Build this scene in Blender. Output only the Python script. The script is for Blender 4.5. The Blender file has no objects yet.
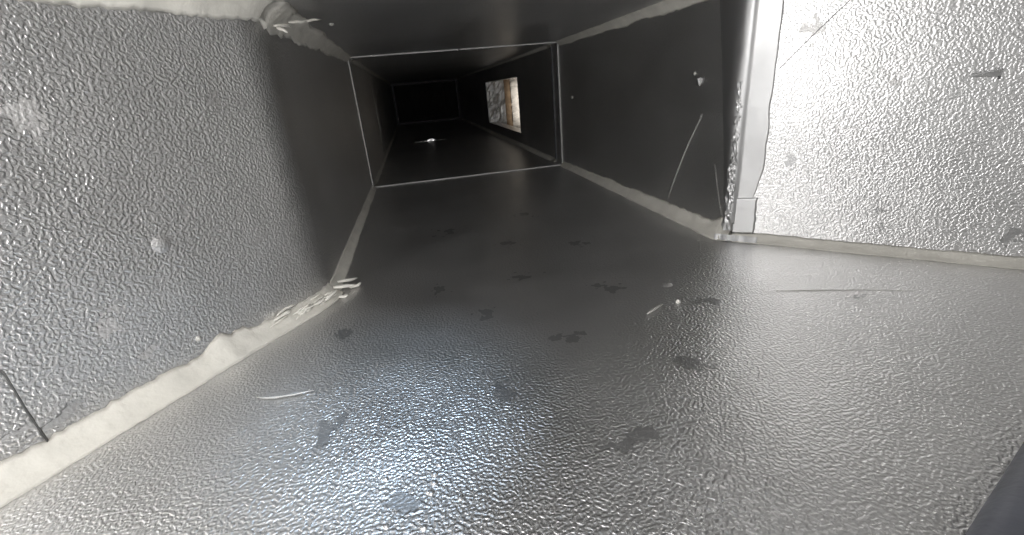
import bpy, math, random
from mathutils import Vector, noise, Euler, Matrix

S = 0.1                      # one build unit is 10 cm (camera 10 cm above the duct floor)
D1, D2 = 5.707, 18.41        # the two duct joints
XL, XR, ZT = -0.604, 1.807, 1.4446
PI = math.pi
scene = bpy.context.scene

# ------------------------------------------------------------------ camera
def camera():
    yaw, pitch, roll, f = 0.1764, -0.3801, -0.089, 451.46
    fw = Vector((math.sin(yaw)*math.cos(pitch), math.cos(yaw)*math.cos(pitch), math.sin(pitch)))
    rt = Vector((math.cos(yaw), -math.sin(yaw), 0)); up = rt.cross(fw)
    r2 = math.cos(roll)*rt + math.sin(roll)*up
    u2 = -math.sin(roll)*rt + math.cos(roll)*up
    cam = bpy.data.cameras.new('camera'); o = bpy.data.objects.new('camera', cam)
    scene.collection.objects.link(o)
    m = Matrix((r2, u2, -fw)).transposed().to_4x4(); m.translation = Vector((0, 0, 1.0))*S
    o.matrix_world = m
    cam.sensor_fit = 'HORIZONTAL'; cam.sensor_width = 36; cam.lens = f*36/1024
    cam.clip_start = 0.002; cam.clip_end = 50
    scene.camera = o
camera()

# ------------------------------------------------------------------ light
def lamp(name, kind, loc, energy, color, size=0.003, rot=None, size_y=None):
    l = bpy.data.lights.new(name, kind); l.energy = energy; l.color = color
    if kind == 'AREA':
        l.size = size
        if size_y: l.shape = 'RECTANGLE'; l.size_y = size_y
    else: l.shadow_soft_size = size
    o = bpy.data.objects.new(name, l); scene.collection.objects.link(o)
    o.location = Vector(loc)*S
    if rot: o.rotation_euler = rot
    return o
w = bpy.data.worlds.new('world'); scene.world = w; w.use_nodes = True
w.node_tree.nodes['Background'].inputs[0].default_value = (1.0, 0.99, 0.975, 1)
w.node_tree.nodes['Background'].inputs[1].default_value = 0.43
# the torch beside the lens
lamp('phone_torch', 'POINT', (-0.45, 0.18, 1.12), 0.78, (1.0, 0.99, 0.98), 0.010)
# cool spot added under the near ceiling to lay a bluish streak on the floor
wl = lamp('streak_spot', 'SPOT', (-0.28, 1.5, 1.42), 0.55, (0.56, 0.76, 1.0), 0.010, (0, 0, 0))
wl.data.spot_size = 1.05; wl.data.spot_blend = 1.0
# daylight of the room beyond the side branch
bl = lamp('branch_daylight', 'AREA', (2.56, 11.0, 0.62), 0.010, (1.0, 0.95, 0.88), 0.012, (PI/2, 0, 0), 0.09)
bl.data.spread = 1.4
vs = scene.view_settings
vs.view_transform = 'Standard'; vs.look = 'None'; vs.gamma = 1; vs.use_curve_mapping = False
vs.exposure = 0.0

# ------------------------------------------------------------------ materials
def nodes(name):
    m = bpy.data.materials.new(name); m.use_nodes = True
    nt = m.node_tree; b = nt.nodes['Principled BSDF']
    return m, nt, b
def N(nt, t, **kw):
    n = nt.nodes.new(t)
    for k, v in kw.items(): setattr(n, k, v)
    return n
def noise_tex(nt, pos, scale, detail=0, rough=.5, dist=0):
    n = N(nt, 'ShaderNodeTexNoise'); n.inputs['Scale'].default_value = scale
    n.inputs['Detail'].default_value = detail; n.inputs['Roughness'].default_value = rough
    n.inputs['Distortion'].default_value = dist
    nt.links.new(pos, n.inputs['Vector']); return n.outputs['Fac']
def maprange(nt, v, a, b, c, d, smooth=False):
    n = N(nt, 'ShaderNodeMapRange')
    if smooth: n.interpolation_type = 'SMOOTHSTEP'
    for i, x in zip((1, 2, 3, 4), (a, b, c, d)): n.inputs[i].default_value = x
    nt.links.new(v, n.inputs[0]); return n.outputs[0]
def mixcol(nt, fac, a, b):
    n = N(nt, 'ShaderNodeMix'); n.data_type = 'RGBA'
    nt.links.new(fac, n.inputs[0]); n.inputs[6].default_value = (*a, 1); n.inputs[7].default_value = (*b, 1)
    return n.outputs[2]
def bump(nt, h, dist, strength=1, normal=None):
    n = N(nt, 'ShaderNodeBump'); n.inputs['Distance'].default_value = dist; n.inputs['Strength'].default_value = strength
    nt.links.new(h, n.inputs['Height'])
    if normal: nt.links.new(normal, n.inputs['Normal'])
    return n.outputs[0]

def foil_mat(name, col, rough, emboss, scale=980, metallic=1.0):
    m, nt, b = nodes(name)
    pos = N(nt, 'ShaderNodeNewGeometry').outputs['Position']
    soft = noise_tex(nt, pos, 9, 2)
    nt.links.new(mixcol(nt, maprange(nt, soft, .35, .65, 0, 1), [c*.93 for c in col], col), b.inputs['Base Color'])
    nt.links.new(maprange(nt, noise_tex(nt, pos, 26, 3), .3, .7, rough-.04, rough+.05), b.inputs['Roughness'])
    b.inputs['Metallic'].default_value = metallic
    wav = bump(nt, noise_tex(nt, pos, 22, 1), 0.0012, 1)
    nrm = wav
    if emboss:
        worm = maprange(nt, noise_tex(nt, pos, scale, 0.6, .4, .25), .32, .68, 0, 1, True)
        nrm = bump(nt, worm, emboss, 1, wav)
    nt.links.new(nrm, b.inputs['Normal'])
    return m
def plain_mat(name, col, rough=.6, metallic=0, var=.12, nscale=60, bmp=0, bscale=200, spec=.4):
    m, nt, b = nodes(name)
    pos = N(nt, 'ShaderNodeNewGeometry').outputs['Position']
    f = maprange(nt, noise_tex(nt, pos, nscale, 4), .3, .7, 0, 1)
    nt.links.new(mixcol(nt, f, [c*(1-var) for c in col], [min(1, c*(1+var)) for c in col]), b.inputs['Base Color'])
    b.inputs['Roughness'].default_value = rough; b.inputs['Metallic'].default_value = metallic
    b.inputs['Specular IOR Level'].default_value = spec
    if bmp: nt.links.new(bump(nt, noise_tex(nt, pos, bscale, 3), bmp, 1), b.inputs['Normal'])
    return m
M = dict(
    foil=foil_mat('embossed_foil', (.83, .825, .82), .34, .00014, metallic=.96),
    tape=foil_mat('foil_tape', (.60, .60, .60), .44, 0),
    shiny=foil_mat('shiny_foil', (.85, .85, .85), .22, 0),
    mark=foil_mat('flattened_foil', (.56, .56, .56), .385, .00004, metallic=.96),
    pale=foil_mat('pale_smudge', (.66, .65, .64), .50, .00008),
    bead=plain_mat('sealant', (.64, .62, .565), .55, 0, .08, 80, .0004, 260),
    fibre=plain_mat('dry_sealant', (.86, .84, .78), .6, 0, .06, 80),
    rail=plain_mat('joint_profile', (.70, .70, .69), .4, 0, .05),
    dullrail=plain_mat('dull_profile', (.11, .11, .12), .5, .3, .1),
    groove=plain_mat('groove', (.10, .10, .10), .7, 0, .1),
    scratch=plain_mat('scratched_metal', (.55, .54, .51), .5, .3, .1),
    brown=plain_mat('brown_board', (.44, .31, .20), .8, 0, .2, 120),
    plaster=plain_mat('white_plaster', (.80, .76, .70), .85, 0, .12, 160, .0015, 120),
    foam=plain_mat('panel_foam', (.55, .46, .30), .9, 0, .15, 150),
    dark=plain_mat('dark_plastic', (.07, .074, .088), .45, 0, .15, 90, .0002, 300),
)

# ------------------------------------------------------------------ mesh helpers (world coordinates in build units)
WL = {}
def mk(name, V, F, mat, parent=None, smooth=False, label=None, cat=None, group=None, kind=None, origin=None, mats=None, fm=None):
    V = [Vector(v) for v in V]
    if origin is None:
        lo = [min(v[i] for v in V) for i in range(3)]; hi = [max(v[i] for v in V) for i in range(3)]
        origin = Vector(((lo[0]+hi[0])/2, (lo[1]+hi[1])/2, lo[2]))
    origin = Vector(origin)
    me = bpy.data.meshes.new(name)
    me.from_pydata([tuple((v-origin)*S) for v in V], [], F)
    for m in (mats or [mat]): me.materials.append(m)
    if fm:
        for p, i in zip(me.polygons, fm): p.material_index = i
    if smooth is True: me.polygons.foreach_set('use_smooth', [True]*len(me.polygons))
    elif smooth: me.polygons.foreach_set('use_smooth', smooth)
    me.update()
    o = bpy.data.objects.new(name, me); scene.collection.objects.link(o)
    WL[o.name] = origin
    if parent: o.parent = parent; o.location = (origin-WL[parent.name])*S
    else: o.location = origin*S
    return tag(o, label, cat, group, kind)
def tag(o, label=None, cat=None, group=None, kind=None):
    for k, v in (('label', label), ('category', cat), ('group', group), ('kind', kind)):
        if v: o[k] = v
    return o
def empty(name, loc, label, cat, group=None):
    o = bpy.data.objects.new(name, None); scene.collection.objects.link(o)
    o.empty_display_size = .01; o.location = Vector(loc)*S; WL[o.name] = Vector(loc)
    return tag(o, label, cat, group)
def boxg(x0, x1, y0, y1, z0, z1, V=None, F=None):
    V = [] if V is None else V; F = [] if F is None else F
    n = len(V)
    V += [(x, y, z) for z in (z0, z1) for y in (y0, y1) for x in (x0, x1)]
    F += [tuple(n+i for i in q) for q in ((0, 2, 3, 1), (4, 5, 7, 6), (0, 1, 5, 4), (2, 6, 7, 3), (0, 4, 6, 2), (1, 3, 7, 5))]
    return V, F
def tubeg(path, rad, n=7, V=None, F=None, flat=1.0):
    V = [] if V is None else V; F = [] if F is None else F
    path = [Vector(p) for p in path]; base = len(V)
    for i, p in enumerate(path):
        t = (path[min(i+1, len(path)-1)]-path[max(i-1, 0)]).normalized()
        a = t.cross(Vector((0, 0, 1)))
        if a.length < .1: a = t.cross(Vector((1, 0, 0)))
        a.normalize(); b = a.cross(t)
        r = rad[i] if isinstance(rad, (list, tuple)) else rad
        for k in range(n):
            q = 2*PI*k/n
            V.append(p+a*math.cos(q)*r+b*math.sin(q)*r*flat)
    for i in range(len(path)-1):
        for k in range(n):
            F.append((base+i*n+k, base+i*n+(k+1) % n, base+(i+1)*n+(k+1) % n, base+(i+1)*n+k))
    F.append(tuple(base+k for k in range(n))[::-1]); F.append(tuple(base+(len(path)-1)*n+k for k in range(n)))
    return V, F
def n3(x, y, z): return noise.noise(Vector((x, y, z)))

# ------------------------------------------------------------------ the duct shell
TH = .2
# left wall in plan, from the far end back to the open end behind the camera
def arc_bend(a, c, b, n=10):
    a, c, b = Vector(a), Vector(c), Vector(b)
    return [tuple((1-t)**2*a+2*t*(1-t)*c+t*t*b) for t in [i/n for i in range(n+1)]]
LDIR = Vector((-1.381+.604, 1.324-2.40)).normalized()
LC = Vector((XL, 2.40))
left_in = [(XL, 26.0)] + arc_bend((XL, 2.52), LC, LC+LDIR*.14) + [tuple(LC+LDIR*2.05), (LC.x+LDIR.x*2.05, -1.3)]
RC = Vector((XR, 4.2-XR)); RDIR = Vector((.7071, -.7071))
right_near = [tuple(RC), tuple(RC+RDIR*2.1), (RC.x+RDIR.x*2.1, -1.3)]

def strip(pts, side, z0, z1, V, F, sm, nz=1):
    """inner skin (smooth), outer skin and caps of a folded panel"""
    P = [Vector(p) for p in pts]; out = []
    for i, p in enumerate(P):
        t = (P[min(i+1, len(P)-1)]-P[max(i-1, 0)]).normalized()
        nrm = Vector((t.y, -t.x))*side
        out.append(p+nrm*TH)
    for line, s in ((P, True), (out, False)):
        b = len(V)
        for p in line: V += [(p.x, p.y, z0), (p.x, p.y, z1)]
        for i in range(len(line)-1):
            q = (b+2*i, b+2*i+2, b+2*i+3, b+2*i+1); F.append(q); sm.append(s)
    for z in (z0, z1):
        b = len(V)
        for p, q in zip(P, out): V += [(p.x, p.y, z), (q.x, q.y, z)]
        for i in range(len(P)-1): F.append((b+2*i, b+2*i+1, b+2*i+3, b+2*i+2)); sm.append(False)
    for i in (0, len(P)-1):
        b = len(V); p, q = P[i], out[i]
        V += [(p.x, p.y, z0), (q.x, q.y, z0), (q.x, q.y, z1), (p.x, p.y, z1)]; F.append((b, b+1, b+2, b+3)); sm.append(False)

V, F, sm = [], [], []
strip(left_in, 1, 0, ZT, V, F, sm)
wall_left = mk('wall_left', V, F, M['foil'], smooth=sm, kind='structure')

# right wall with the branch opening
OY0, OY1, OZ0, OZ1 = 8.05, 11.5, .23, 1.14
V, F, sm = [], [], []
b = len(V)
strip(right_near, -1, 0, ZT, V, F, sm)
sm = [False]*len(F)
for y0, y1, z0, z1 in ((RC.y, OY0, 0, ZT), (OY0, OY1, 0, OZ0), (OY0, OY1, OZ1, ZT), (OY1, 26, 0, ZT)):
    boxg(XR, XR+TH, y0, y1, z0, z1, V, F)
wall_right = mk('wall_right', V, F, M['foil'], kind='structure')

def plan(z0, z1):
    R = [(XR+TH, 26), (XR+TH, RC.y+.05)] + [(p[0]+.14, p[1]+.14) for p in right_near[1:2]] + [(right_near[2][0]+TH, -1.3)]
    L = [(left_in[-1][0]-TH, -1.3), (left_in[-2][0]-TH, left_in[-2][1]), (XL-TH, 2.45), (XL-TH, 26)]
    pts = R+L; n = len(pts)
    V = [(x, y, z0) for x, y in pts]+[(x, y, z1) for x, y in pts]
    F = [tuple(range(n))[::-1], tuple(range(n, 2*n))]+[(i, (i+1) % n, n+(i+1) % n, n+i) for i in range(n)]
    return V, F
floor = mk('floor', *plan(-TH, 0), M['foil'], kind='structure')
ceiling = mk('ceiling', *plan(ZT, ZT+TH), M['foil'], kind='structure')
# the duct turns away behind the far joint: its back panel stands at a slant
V, F = [], []
for z in (0, ZT): V += [(XL, 20.0, z), (XR, 25.8, z), (XR, 26.0, z), (XL, 26.0, z)]
F = [(3, 2, 1, 0), (4, 5, 6, 7), (0, 1, 5, 4), (1, 2, 6, 5), (2, 3, 7, 6), (3, 0, 4, 7)]
mk('wall_end', V, F, M['foil'], kind='structure')

# ------------------------------------------------------------------ branch opening in the right wall
br = empty('branch_opening', (XR+.5, (OY0+OY1)/2, .1), 'small side branch with brown board and white plaster edge beyond the far joint', 'duct branch')
V, F = [], []
for j in range(25):
    for i in range(11):
        V.append((XR+.003+.437*i/10, OY1-.035+.03*n3(i*.9, j*.8, 4), .0+1.31*j/24))
for j in range(24):
    for i in range(10): a = j*11+i; F.append((a, a+1, a+12, a+11))
boxg(XR+.003, 2.24, OY1, OY1+.25, 0, 1.31, V, F)
mk('side_wall', V, F, M['foil'], br)
mk('board_edge', *boxg(2.24, 2.39, OY1-.05, OY1+.25, -.15, 1.30), M['brown'], br, label='brown board edge')
V, F = [], []
random.seed(5)
nz = 24
for j in range(nz+1):
    z = -.15+1.47*j/nz
    for k in range(4):
        x = 2.39+.41*k/3 + (0 if k in (0, 3) else random.uniform(-.03, .03)); y = OY1-.075+random.uniform(-.03, .03)-(.03 if k in (1, 2) else 0)
        V.append((x, y, z))
for j in range(nz):
    for k in range(3):
        a = j*4+k; F.append((a, a+1, a+5, a+4))
boxg(2.39, 2.8, OY1-.05, OY1+.25, -.15, 1.32, V, F)
mk('plaster_edge', V, F, M['plaster'], br, label='rough white plaster edge')
mk('branch_light_cover', *boxg(2.8, 2.95, OY0-.2, OY1+.25, -.35, 1.5), M['plaster'], br)  # unseen cover, added to keep the world light out of the branch
mk('side_wall', *boxg(XR+TH, 2.8, OY0-.2, OY0-.05, -.15, 1.32), M['foil'], br)
mk('branch_sill', *boxg(XR+TH, 2.8, OY0-.2, OY1+.25, -.35, -.15), M['foil'], br)
mk('branch_top', *boxg(XR+TH, 2.8, OY0-.2, OY1+.25, 1.32, 1.5), M['foil'], br)

# ------------------------------------------------------------------ joints (flange frames)
fl = empty('joint_frame', ((XL+XR)/2, D1, 0), 'thin white rectangular profile joining two duct sections before the side opening', 'duct joint')
g, p = .007, .011
mk('rail', *boxg(XL, XR, D1-g, D1+g, 0, p), M['rail'], fl)
mk('rail', *boxg(XL, .62, D1-g, D1+g, ZT-p, ZT), M['rail'], fl)
mk('rail', *boxg(.64, XR, D1-g, D1+g, ZT-p, ZT), M['rail'], fl)
mk('rail', *boxg(XL, XL+p, D1-g, D1+g, p, ZT-p), M['rail'], fl)
mk('rail', *boxg(XR-p, XR, D1-g, D1+g, p, ZT-p), M['rail'], fl)
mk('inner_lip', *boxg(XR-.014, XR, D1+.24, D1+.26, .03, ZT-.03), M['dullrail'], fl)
f2 = empty('joint_frame', ((XL+XR)/2, D2, 0), 'dull grey rectangular frame deep at the dark end of the duct', 'duct joint')
p = .08
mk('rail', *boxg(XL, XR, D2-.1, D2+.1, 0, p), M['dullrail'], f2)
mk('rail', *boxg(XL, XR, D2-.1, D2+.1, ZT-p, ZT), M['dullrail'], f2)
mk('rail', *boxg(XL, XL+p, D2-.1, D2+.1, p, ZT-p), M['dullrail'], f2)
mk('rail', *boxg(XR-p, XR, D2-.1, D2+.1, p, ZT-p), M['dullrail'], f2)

# ------------------------------------------------------------------ sealant beads
def resample(pts, step):
    P = [Vector(p) for p in pts]; out = [P[0]]
    for a, b in zip(P, P[1:]):
        n = max(1, int((b-a).length/step))
        out += [a+(b-a)*i/n for i in range(1, n+1)]
    return out
def bead(pts, side, size, top, label, seed, step=.025, rough=.12, jag=.1, bumps=()):
    """fillet of sealant in the corner between a wall (plan polyline) and floor or ceiling"""
    rnd = random.Random(seed)
    P = resample(pts, step); V, F = [], []
    K = 7; L = 0
    for i, p in enumerate(P):
        t = (P[min(i+1, len(P)-1)]-P[max(i-1, 0)]).normalized()
        inn = -Vector((t.y, -t.x))*side
        if i: L += (P[i]-P[i-1]).length
        s = size(L) if callable(size) else size
        hw = s*(1+rough*n3(L*3, seed, 0)+jag*rnd.uniform(-1, 1)*.6)
        hf = s*(1+rough*n3(L*3, seed, 7)+jag*rnd.uniform(-1, 1)*.25)
        for (bl, bwid, bh) in bumps: hw += bh*math.exp(-((L-bl)/bwid)**2)
        if i in (0, len(P)-1): hw *= .7; hf *= .7
        for k in range(K):
            u = k/(K-1)                     # 0 on the wall, 1 on the floor
            q = u*PI/2
            a, c = (1-math.sin(q))*.42+(1-u)*.58, (1-math.cos(q))*.42+u*.58
            z = a*hw+.001; d = c*hf+.001
            d += .012*s/.08*n3(L*9, k*.7, seed)*(0 < k < K-1)
            x = p+inn*d
            V.append((x.x, x.y, ZT-z if top else z))
        V.append((p.x+inn.x*.001, p.y+inn.y*.001, ZT-.001 if top else .001))
    m = K+1
    for i in range(len(P)-1):
        for k in range(m):
            a, b2 = i*m+k, i*m+(k+1) % m
            F.append((a, b2, b2+m, a+m))
    F.append(tuple(range(m))); F.append(tuple((len(P)-1)*m+k for k in range(m))[::-1])
    return mk('sealant_bead', V, F, M['bead'], smooth=True, label=label, cat='sealant')

Lnear = [tuple(LC+LDIR*1.75), tuple(LC+LDIR*.2)] + arc_bend(LC+LDIR*.2, LC+Vector((.0, -.02)), (XL, 2.52), 6)[1:]
b1 = bead(Lnear, -1, lambda L: .090-.010*L, False, 'thick cream sealant bead along the floor under the flared panel without tape, frayed end', 1, .02, .10, .14, ((1.15, .05, .05), (1.25, .04, .03)))
bead([(XL, 2.50), (XL, D1-.02)], -1, lambda L: .056-.003*L, False, 'cream sealant bead along the floor from frayed corner to the white joint', 2)
bead(Lnear, -1, lambda L: .105-.01*L, True, 'thick cream sealant bead under the ceiling along the flared panel without tape', 3, .02)
b4 = bead([(XL, 2.46), (XL, D1-.02)], -1, lambda L: .115-.02*L, True, 'torn cream sealant bead under the ceiling ending at the white joint', 4, .04, .3, .18)
bead([tuple(RC+RDIR*1.8), tuple(RC+RDIR*.03)], 1, .05, False, 'glossy cream sealant bead along the floor under the flared panel with tape', 5, .025, .1, .08)
bead([tuple(RC+RDIR*.03), tuple(RC+Vector((0, .03))), (XR, D1-.02)], 1, lambda L: .085-.009*L, False, 'cream sealant bead along the floor from taped corner to the white joint', 6, .03, .16, .14, ((.05, .08, .06),))
bead([tuple(RC+RDIR*1.8), tuple(RC+RDIR*.03)], 1, .07, True, 'cream sealant bead under the ceiling along the flared panel with tape', 7)
bead([(XR, RC.y+.02), (XR, D1-.02)], 1, lambda L: .075-.008*L, True, 'cream sealant bead under the ceiling from taped corner to the white joint', 8, .04, .25, .14)
bead([(XL, D1+.3), (XL, D2-.15)], -1, .03, False, 'dim sealant bead on the floor past the joint, opposite the side branch', 9, .15)
bead([(XR, D1+.3), (XR, D2-.15)], 1, .05, False, 'dim sealant bead on the floor past the joint, below the side branch', 10, .15)
bead([(XL, D1+.3), (XL, D2-.15)], -1, .035, True, 'dim sealant bead under the ceiling past the joint, opposite the side branch', 11, .15)
bead([(XR, D1+.3), (XR, D2-.15)], 1, .035, True, 'dim sealant bead under the ceiling past the joint, above the side branch', 12, .15)

# frayed fibres and splinters of the torn beads (parts of the beads)
rnd = random.Random(11)
def splinter(parent, a, b, r, name='splinter', flat=.5, mat='fibre', bow=.01):
    a, b = Vector(a), Vector(b); pts = []
    side = (b-a).cross(Vector((0, 0, 1))).normalized() if abs((b-a).normalized().z) < .95 else Vector((1, 0, 0))
    for i in range(6):
        t = i/5; pts.append(a+(b-a)*t+side*math.sin(PI*t)*bow+Vector((0, 0, rnd.uniform(-.003, .003))))
    rr = [r*(.35+.65*math.sin(PI*min(1, .12+i/5*.85))) for i in range(6)]
    return mk(name, *tubeg(pts, rr, 6, flat=flat), M[mat], parent, smooth=True)
splinter(b1, (-.565, 2.55, .045), (-.475, 2.63, .02), .018)
splinter(b1, (-.575, 2.46, .05), (-.47, 2.52, .025), .020)
splinter(b1, (-.50, 2.51, .015), (-.445, 2.56, .012), .016)
splinter(b1, (-.545, 2.40, .012), (-.50, 2.42, .012), .017)
for k in range(26):
    s = rnd.uniform(-.05, .34); q = LC+LDIR*max(s, 0)+(Vector((0, -s)) if s < 0 else Vector((0, 0)))
    q = q+Vector((.03, .012)); h = rnd.uniform(.02, .085); d = rnd.uniform(.0, .06)
    a = (q.x+d*.8, q.y-d*.3+.02, h*(1-d*8) if d < .06 else .01)
    a = (a[0], a[1], max(.02, a[2]))
    e = Vector(a)+Vector((LDIR.x, LDIR.y, 0))*rnd.uniform(.04, .12)+Vector((rnd.uniform(-.01, .015), rnd.uniform(-.01, .01), rnd.uniform(-.005, .012)))
    splinter(b1, (a[0], a[1], a[2]+.008), e, rnd.uniform(.003, .007), 'fibre', 1, 'fibre', rnd.uniform(-.01, .01))
for a, e, r in (((-.50, 2.78, ZT-.05), (-.40, 2.86, ZT-.03), .012), ((-.53, 2.70, ZT-.06), (-.46, 2.78, ZT-.05), .012),
                ((-.545, 2.52, ZT-.10), (-.50, 2.47, ZT-.13), .014), ((-.57, 2.56, ZT-.09), (-.52, 2.66, ZT-.08), .014)):
    splinter(b4, a, e, r, 'splinter', .6, 'bead')

# ------------------------------------------------------------------ foil tape over the folded corner
tp = empty('foil_tape', (RC.x, RC.y, 0), 'smooth crinkled foil tape over the upright corner beside the scratched dark panel', 'tape')
def sheet(name, fn, nu, nv, mat, parent, lift=.004, wr=.003, seed=0):
    V, F = [], []
    for j in range(nv+1):
        for i in range(nu+1):
            p, n = fn(i/nu, j/nv)
            h = lift+wr*(n3(p[0]*14, p[1]*14, p[2]*9+seed)+.5*n3(p[0]*40, p[1]*40, p[2]*30+seed))
            V.append(Vector(p)+Vector(n)*h)
    for j in range(nv):
        for i in range(nu):
            a = j*(nu+1)+i; F.append((a, a+1, a+nu+2, a+nu+1))
    V += [v-Vector(fn((k % (nu+1))/nu, (k//(nu+1))/nv)[1])*.0015 for k, v in enumerate(V)]
    n = (nu+1)*(nv+1)
    F += [tuple(n+q for q in f[::-1]) for f in F]
    ring = [i for i in range(nu+1)]+[j*(nu+1)+nu for j in range(1, nv+1)]+[nv*(nu+1)+i for i in range(nu-1, -1, -1)]+[j*(nu+1) for j in range(nv-1, 0, -1)]
    for a, b in zip(ring, ring[1:]+ring[:1]): F.append((b, a, n+a, n+b))
    return mk(name, V, F, M[mat], parent, smooth=[k < 2*nu*nv for k in range(len(F))])
NR = Vector((-.7071, -.7071, 0))
def near_pt(s, z): q = RC+RDIR*s; return (q.x, q.y, z)
def f_near(u, v):
    z = .10+v*(ZT-.18); wf = .03+.23*(z/ZT)**1.3+.008*n3(z*9, 1, 0)
    wn = (.165 if z > .42 else .09+.075*max(0, (z-.10)/.32))+.012*n3(z*7, 3, 0)
    if u <= .5:
        t = u*2; a = Vector((XR, RC.y+wf)); c = Vector((XR-.045, RC.y-.012)); b = RC+RDIR*.05
        q = (1-t)**2*a+2*t*(1-t)*c+t*t*b
        return (q.x, q.y, z), Vector((-1, -.35*t, 0)).normalized()
    q = RC+RDIR*(.05+(u-.5)*2*(wn-.05)); return (q.x, q.y, z), NR
def f_low(u, v):
    z = .035+v*.225; wd = .125+.01*n3(z*20, 9, 0)
    return near_pt(.03+u*wd, z+.012*u), NR
sheet('tape_face', f_near, 28, 80, 'tape', tp, .002, .0014)
sheet('tape_patch', f_low, 10, 16, 'tape', tp, .0045, .0016, 5)
# crumpled ridge running down the corner
V, F = [], []; K = 8; nv = 60
for j in range(nv+1):
    z = .06+j/nv*.86; r = .016+.014*(1-j/nv)
    for k in range(K):
        q = PI*(k/(K-1)); dr = r*(1+.55*n3(z*26, k*1.3, 2))
        tdir = Vector((math.cos(q)*.38-math.sin(q)*.92, -math.cos(q)*.92-math.sin(q)*.38))
        c = RC+Vector((.008, .0))
        V.append((c.x+tdir.x*dr, c.y+tdir.y*dr, z+.012*n3(z*18, k*.8, 6)))
for j in range(nv):
    for k in range(K-1):
        a = j*K+k; F.append((a, a+1, a+1+K, a+K))
mk('tape_ridge', V, F, M['tape'], tp)
# ragged lower tape edge lying on the floor
V, F = [], []
for i in range(19):
    q = RC+RDIR*(-.06+.24*i/18); o = .05+.02*n3(i*.6, 4, 0)+.008*random.uniform(-1, 1)
    V += [(q.x-.02, q.y-.02, .036), (q.x-.7071*o, q.y-.7071*o, .006+.004*n3(i*.9, 1, 1))]
for i in range(18): F.append((2*i, 2*i+1, 2*i+3, 2*i+2))
mk('tape_edge', V, F, M['tape'], tp, smooth=True)
# upright tape past the white joint, on the left side
t2 = sheet('foil_tape', lambda u, v: ((XL, 8.45+.16*u+.15*math.sin(v*PI), .12+v*1.2), Vector((1, 0, 0))), 4, 20, 'tape', None, .006, .01, 2)
tag(t2, 'narrow upright foil tape strip on the wall facing the side branch', 'tape')

# ------------------------------------------------------------------ marks, dents, scratches (parts of the shell)
def blob(name, fn, sx, sy, seed, mat, parent, rot=0, n=30, lobes=4, lift=.0022, thr=.62):
    rn = random.Random(seed)
    L = [(rn.uniform(-.6, .6), rn.uniform(-.5, .5), rn.uniform(.28, .5)) for _ in range(lobes)]
    def inside(u, v):
        s = sum(math.exp(-((u-a)**2+(v-b)**2)/(r*r)*1.6) for a, b, r in L)
        return s+.85*n3(u*3.4, v*3.4, seed*3.1) > thr*.75
    idx, V, F = {}, [], []
    c, s = math.cos(rot), math.sin(rot)
    def vid(i, j):
        if (i, j) not in idx:
            u, v = (i/n*2-1)*1.2, (j/n*2-1)*1.2
            a, b = u*sx, v*sy
            p, nr = fn(a*c-b*s, a*s+b*c)
            idx[(i, j)] = len(V); V.append(Vector(p)+Vector(nr)*lift)
        return idx[(i, j)]
    for i in range(n):
        for j in range(n):
            if inside(((i+.5)/n*2-1)*1.2, ((j+.5)/n*2-1)*1.2):
                F.append((vid(i, j), vid(i+1, j), vid(i+1, j+1), vid(i, j+1)))
    if F: return mk(name, V, F, M[mat], parent)
def on_floor(x, y): return lambda a, b: ((x+a, y+b, 0), Vector((0, 0, 1)))
NL = Vector((-LDIR.y, LDIR.x, 0)); NL = NL if NL.x > 0 else -NL
def on_left(x, y, z):
    s = (Vector((x, y))-LC).dot(LDIR)
    return lambda a, b: ((LC.x+LDIR.x*(s+a), LC.y+LDIR.y*(s+a), z+b), NL)
def on_right(x, y, z):
    s = (Vector((x, y))-RC).dot(RDIR)
    return lambda a, b: (near_pt(s+a, z+b), NR)
floor_marks = [(-.45, 1.94, .045, .10, 1), (.50, 1.58, .085, .055, 2), (.18, 1.28, .048, .095, 3), (-.42, 1.30, .05, .09, 4),
               (.50, .97, .085, .055, 5), (.19, 1.92, .05, .07, 6), (.49, 2.31, .09, .055, 7), (.83, 1.99, .08, .08, 8),
               (.84, 1.31, .07, .10, 9), (-.17, .94, .055, .05, 10), (.51, 2.92, .08, .06, 11), (0, 2.30, .05, .07, 12),
               (.95, 2.71, .07, .07, 13), (1.20, 1.68, .07, .05, 14), (.1, 3.4, .07, .09, 15), (.8, 3.6, .08, .1, 16)]
for x, y, sx, sy, sd in floor_marks: blob('flattened_mark', on_floor(x, y), sx*1.15, sy*1.15, sd, 'mark', floor)
blob('flattened_mark', on_floor(1.83, 1.485), .045, .025, 31, 'mark', floor)
for x, y, z, sx, sz, sd, mt in [(-1.13, 1.68, 1.05, .06, .10, 21, 'pale'), (-1.13, 1.67, .36, .06, .075, 22, 'pale'), (-1.27, 1.46, .13, .10, .04, 23, 'mark'),
                                (-.77, 2.18, .45, .045, .05, 24, 'pale'), (-.93, 1.95, .64, .035, .05, 25, 'pale'), (-1.1, 1.72, .20, .06, .03, 26, 'pale'), (-.78, 2.16, 1.05, .04, .06, 27, 'pale')]:
    blob('flattened_mark', on_left(x, y, z), sx, sz, sd, mt, wall_left)
for x, y, z, sx, sz, sd, mt in [(2.02, 2.20, .49, .04, .06, 41, 'mark'), (2.34, 1.89, .24, .035, .018, 42, 'mark'), (2.35, 1.87, .14, .014, .035, 43, 'mark'),
                                (2.70, 1.53, .15, .05, .05, 44, 'mark'), (2.30, 1.93, .88, .035, .04, 45, 'pale'), (2.03, 2.19, 1.16, .06, .09, 46, 'pale')]:
    blob('flattened_mark', on_right(x, y, z), sx, sz, sd, mt, wall_right)
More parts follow.
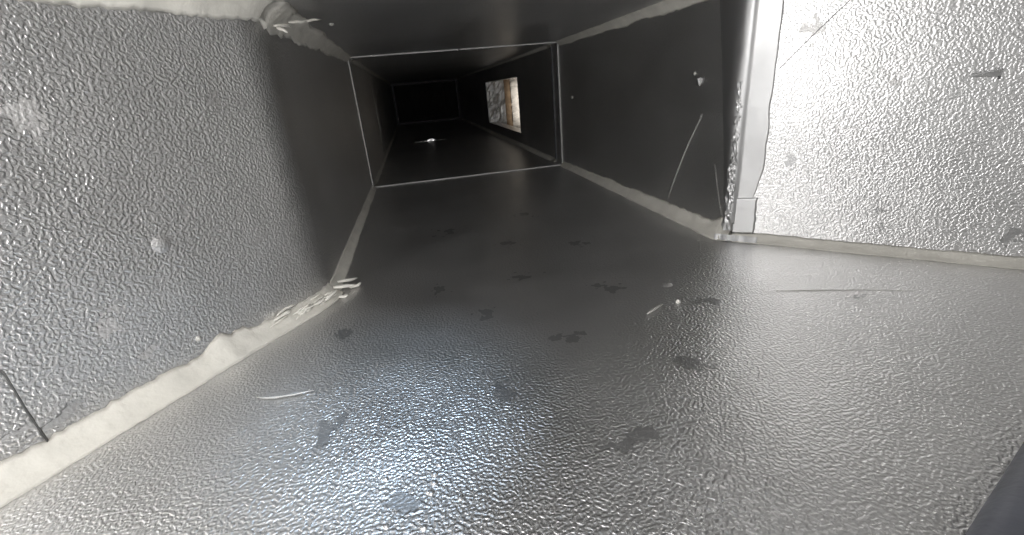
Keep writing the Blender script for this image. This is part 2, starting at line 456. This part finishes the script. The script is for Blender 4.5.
def dome(name, fn, r, h, mat, parent, n=12):
    V, F = [], []
    for i in range(5):
        for k in range(n):
            q = 2*PI*k/n; rr = r*(1-i/4.6)
            p, nr = fn(rr*math.cos(q), rr*math.sin(q)); V.append(Vector(p)+Vector(nr)*h*math.sin(i/4*PI/2))
    for i in range(4):
        for k in range(n): F.append((i*n+k, i*n+(k+1) % n, (i+1)*n+(k+1) % n, (i+1)*n+k))
    F.append(tuple(4*n+k for k in range(n)))
    return mk(name, V, F, M[mat], parent, smooth=True)
dome('blister', on_left(-1.0, 1.86, .56), .035, .006, 'pale', wall_left)
dome('speck', on_left(-1.0, 1.86, .15), .012, .010, 'scratch', wall_left)
dome('dent', on_floor(1.13, 1.91), .03, .010, 'pale', floor)
dome('speck', on_floor(1.08, 1.72), .011, .012, 'fibre', floor)
rb = random.Random(3)
for k in range(9):
    dome('blister', on_floor(-.09+rb.gauss(0, .10), .97+rb.gauss(0, .06)), rb.uniform(.007, .012), rb.uniform(.003, .005), 'mark', floor, 8)
def line(name, pts, r, mat, parent, flat=.5):
    return mk(name, *tubeg(pts, r, 6, flat=flat), M[mat], parent, smooth=True)
def lp(x, y, z, h=.001): p, n = on_left(x, y, z)(0, 0); return Vector(p)+n*h
def rp(x, y, z, h=.001): p, n = on_right(x, y, z)(0, 0); return Vector(p)+n*h
line('seam', [lp(-1.34, 1.38, .46), lp(-1.30, 1.43, .34), lp(-1.30, 1.43, .20), lp(-1.295, 1.435, .06)], .005, 'groove', wall_left)
line('seam', [rp(2.22, 2.0, 1.36), rp(2.13, 2.09, 1.25), rp(2.03, 2.18, 1.11), rp(1.945, 2.275, .97)], .0035, 'groove', wall_right)
line('scratch', [(XR-.002, y, z) for y, z in ((2.73, .74), (2.75, .70), (2.85, .56), (2.98, .34), (3.05, .2), (3.09, .10))], [.001, .002, .0035, .003, .002, .001], 'scratch', wall_right)
line('scratch', [(XR-.002, y, z) for y, z in ((2.56, .44), (2.51, .29), (2.45, .14))], .001, 'scratch', wall_right)
line('scratch', [(1.55, 1.655, .002), (1.65, 1.62, .002), (1.89, 1.53, .002), (2.08, 1.44, .002)], [.001, .003, .002, .001], 'scratch', floor)
line('scratch', [(.8, 2.13, .001), (1.0, 2.06, .001), (1.2, 1.97, .001)], .0003, 'scratch', floor)
# torn notches in the foil
def tear(fn, w, h, out, parent, mat='tape'):
    n0 = Vector(fn(0, 0)[1]); A = lambda a, b, o: Vector(fn(a, b)[0])+n0*o
    V = [A(-w, -.2*h, .001), A(w, -.4*h, .001), A(w, .6*h, out), A(-w*.7, .15*h, out*.3), A(w*1.05, .6*h, .001), A(-w*.8, .2*h, .001)]
    F = [(0, 1, 2, 3), (1, 4, 2), (3, 2, 4, 5), (0, 3, 5), (0, 5, 4, 1)]
    return mk('foil_tear', V, F, M[mat], parent)
tear(on_right(2.515, 1.71, .875), .055, .035, .016, wall_right)
mk('tear_dark_patch', [Vector(on_right(2.548, 1.677, .885)(a*.8, b*.7)[0])+NR*.003 for a, b in ((0, -.045), (.012, -.045), (.008, .02), (-.006, .01))], [(0, 1, 2, 3)], M['groove'], wall_right)  # flat dark patch at the raised end of the tear
def on_far(y, z): return lambda a, b: ((XR, y-a, z+b), Vector((-1, 0, 0)))
tear(on_far(2.80, .92), .02, .05, .02, wall_right)
dome('speck', on_far(2.84, .98), .012, .01, 'scratch', wall_right)
dome('speck', on_far(5.25, .83), .02, .015, 'scratch', wall_right)
dome('speck', lambda a, b: ((-.40+a, 3.27+b, ZT), Vector((0, 0, -1))), .018, .012, 'scratch', ceiling)
# foil ridge added and shaped to catch the torch as a glint on the floor
V, F = [], []
for i in range(19):
    x = -.05+.72*i/18; h = .012+.04*math.exp(-((i-9)/2.2)**2)+.008*n3(i*.9, 1, 0)
    y = 10.78+.012*n3(i*.8, 5, 0)
    V += [(x, y-.05, .004), (x, y, .006), (x+.01, y+.004, h), (x, y+.12, .004)]
for i in range(18):
    for k in range(3): a = i*4+k; F.append((a, a+4, a+5, a+1))
mk('glint_ridge', V, F, M['shiny'], label='small crumpled foil ridge added as a glint on the floor beside the side branch', cat='foil scrap')

# ------------------------------------------------------------------ loose bits on the floor
o = mk('glue_strand', *tubeg([(-.73, 1.57, .007), (-.695, 1.55, .009), (-.66, 1.54, .010), (-.59, 1.535, .010), (-.55, 1.54, .009), (-.52, 1.545, .006)], [.002, .004, .006, .005, .004, .002], 8, flat=.5), M['scratch'], smooth=True,
       label='curved white strand of dried glue on the floor beside the thick bead', cat='glue strand')
o = mk('foil_sliver', *tubeg([(.89, 1.655, .006), (.915, 1.665, .008), (.945, 1.682, .009), (.975, 1.70, .008), (1.0, 1.715, .005)], [.003, .007, .009, .007, .003], 8, flat=.6), M['scratch'], smooth=True,
       label='small curved metal sliver on the open floor', cat='sliver')

# dark block at the floor edge beside the camera
def rounded_block(cx, cy, z0, lx, ly, lz, rot, r, n=6):
    V, F = [], []; rings = []
    c, s = math.cos(rot), math.sin(rot)
    def outline(inset, z):
        pts = []
        for (sx, sy, q0) in ((1, 1, 0), (-1, 1, PI/2), (-1, -1, PI), (1, -1, 3*PI/2)):
            for k in range(5):
                q = q0+PI/2*k/4
                x = sx*(lx/2-r)+(r-inset)*math.cos(q); y = sy*(ly/2-r)+(r-inset)*math.sin(q)
                pts.append((cx+x*c-y*s, cy+x*s+y*c, z))
        return pts
    for k in range(n+1): q = PI/2*k/n; rings.append(outline(r*.9*(1-math.sin(q)), z0+r*.9*(1-math.cos(q))))
    for k in range(n+1): q = PI/2*k/n; rings.append(outline(r*.9*(1-math.cos(q)), z0+lz-r*.9*(1-math.sin(q))))
    m = len(rings[0])
    for R_ in rings: V += R_
    for i in range(len(rings)-1):
        for k in range(m): F.append((i*m+k, i*m+(k+1) % m, (i+1)*m+(k+1) % m, (i+1)*m+k))
    F.append(tuple(range(m))[::-1]); F.append(tuple((len(rings)-1)*m+k for k in range(m)))
    return V, F
ang = math.atan2(.17, .44)
mk('plastic_block', *rounded_block(1.322, .328, .001, 1.3, .5, .16, ang, .07), M['dark'], smooth=True,
   label='dark grey block with a rounded edge lying on the foil floor', cat='block')
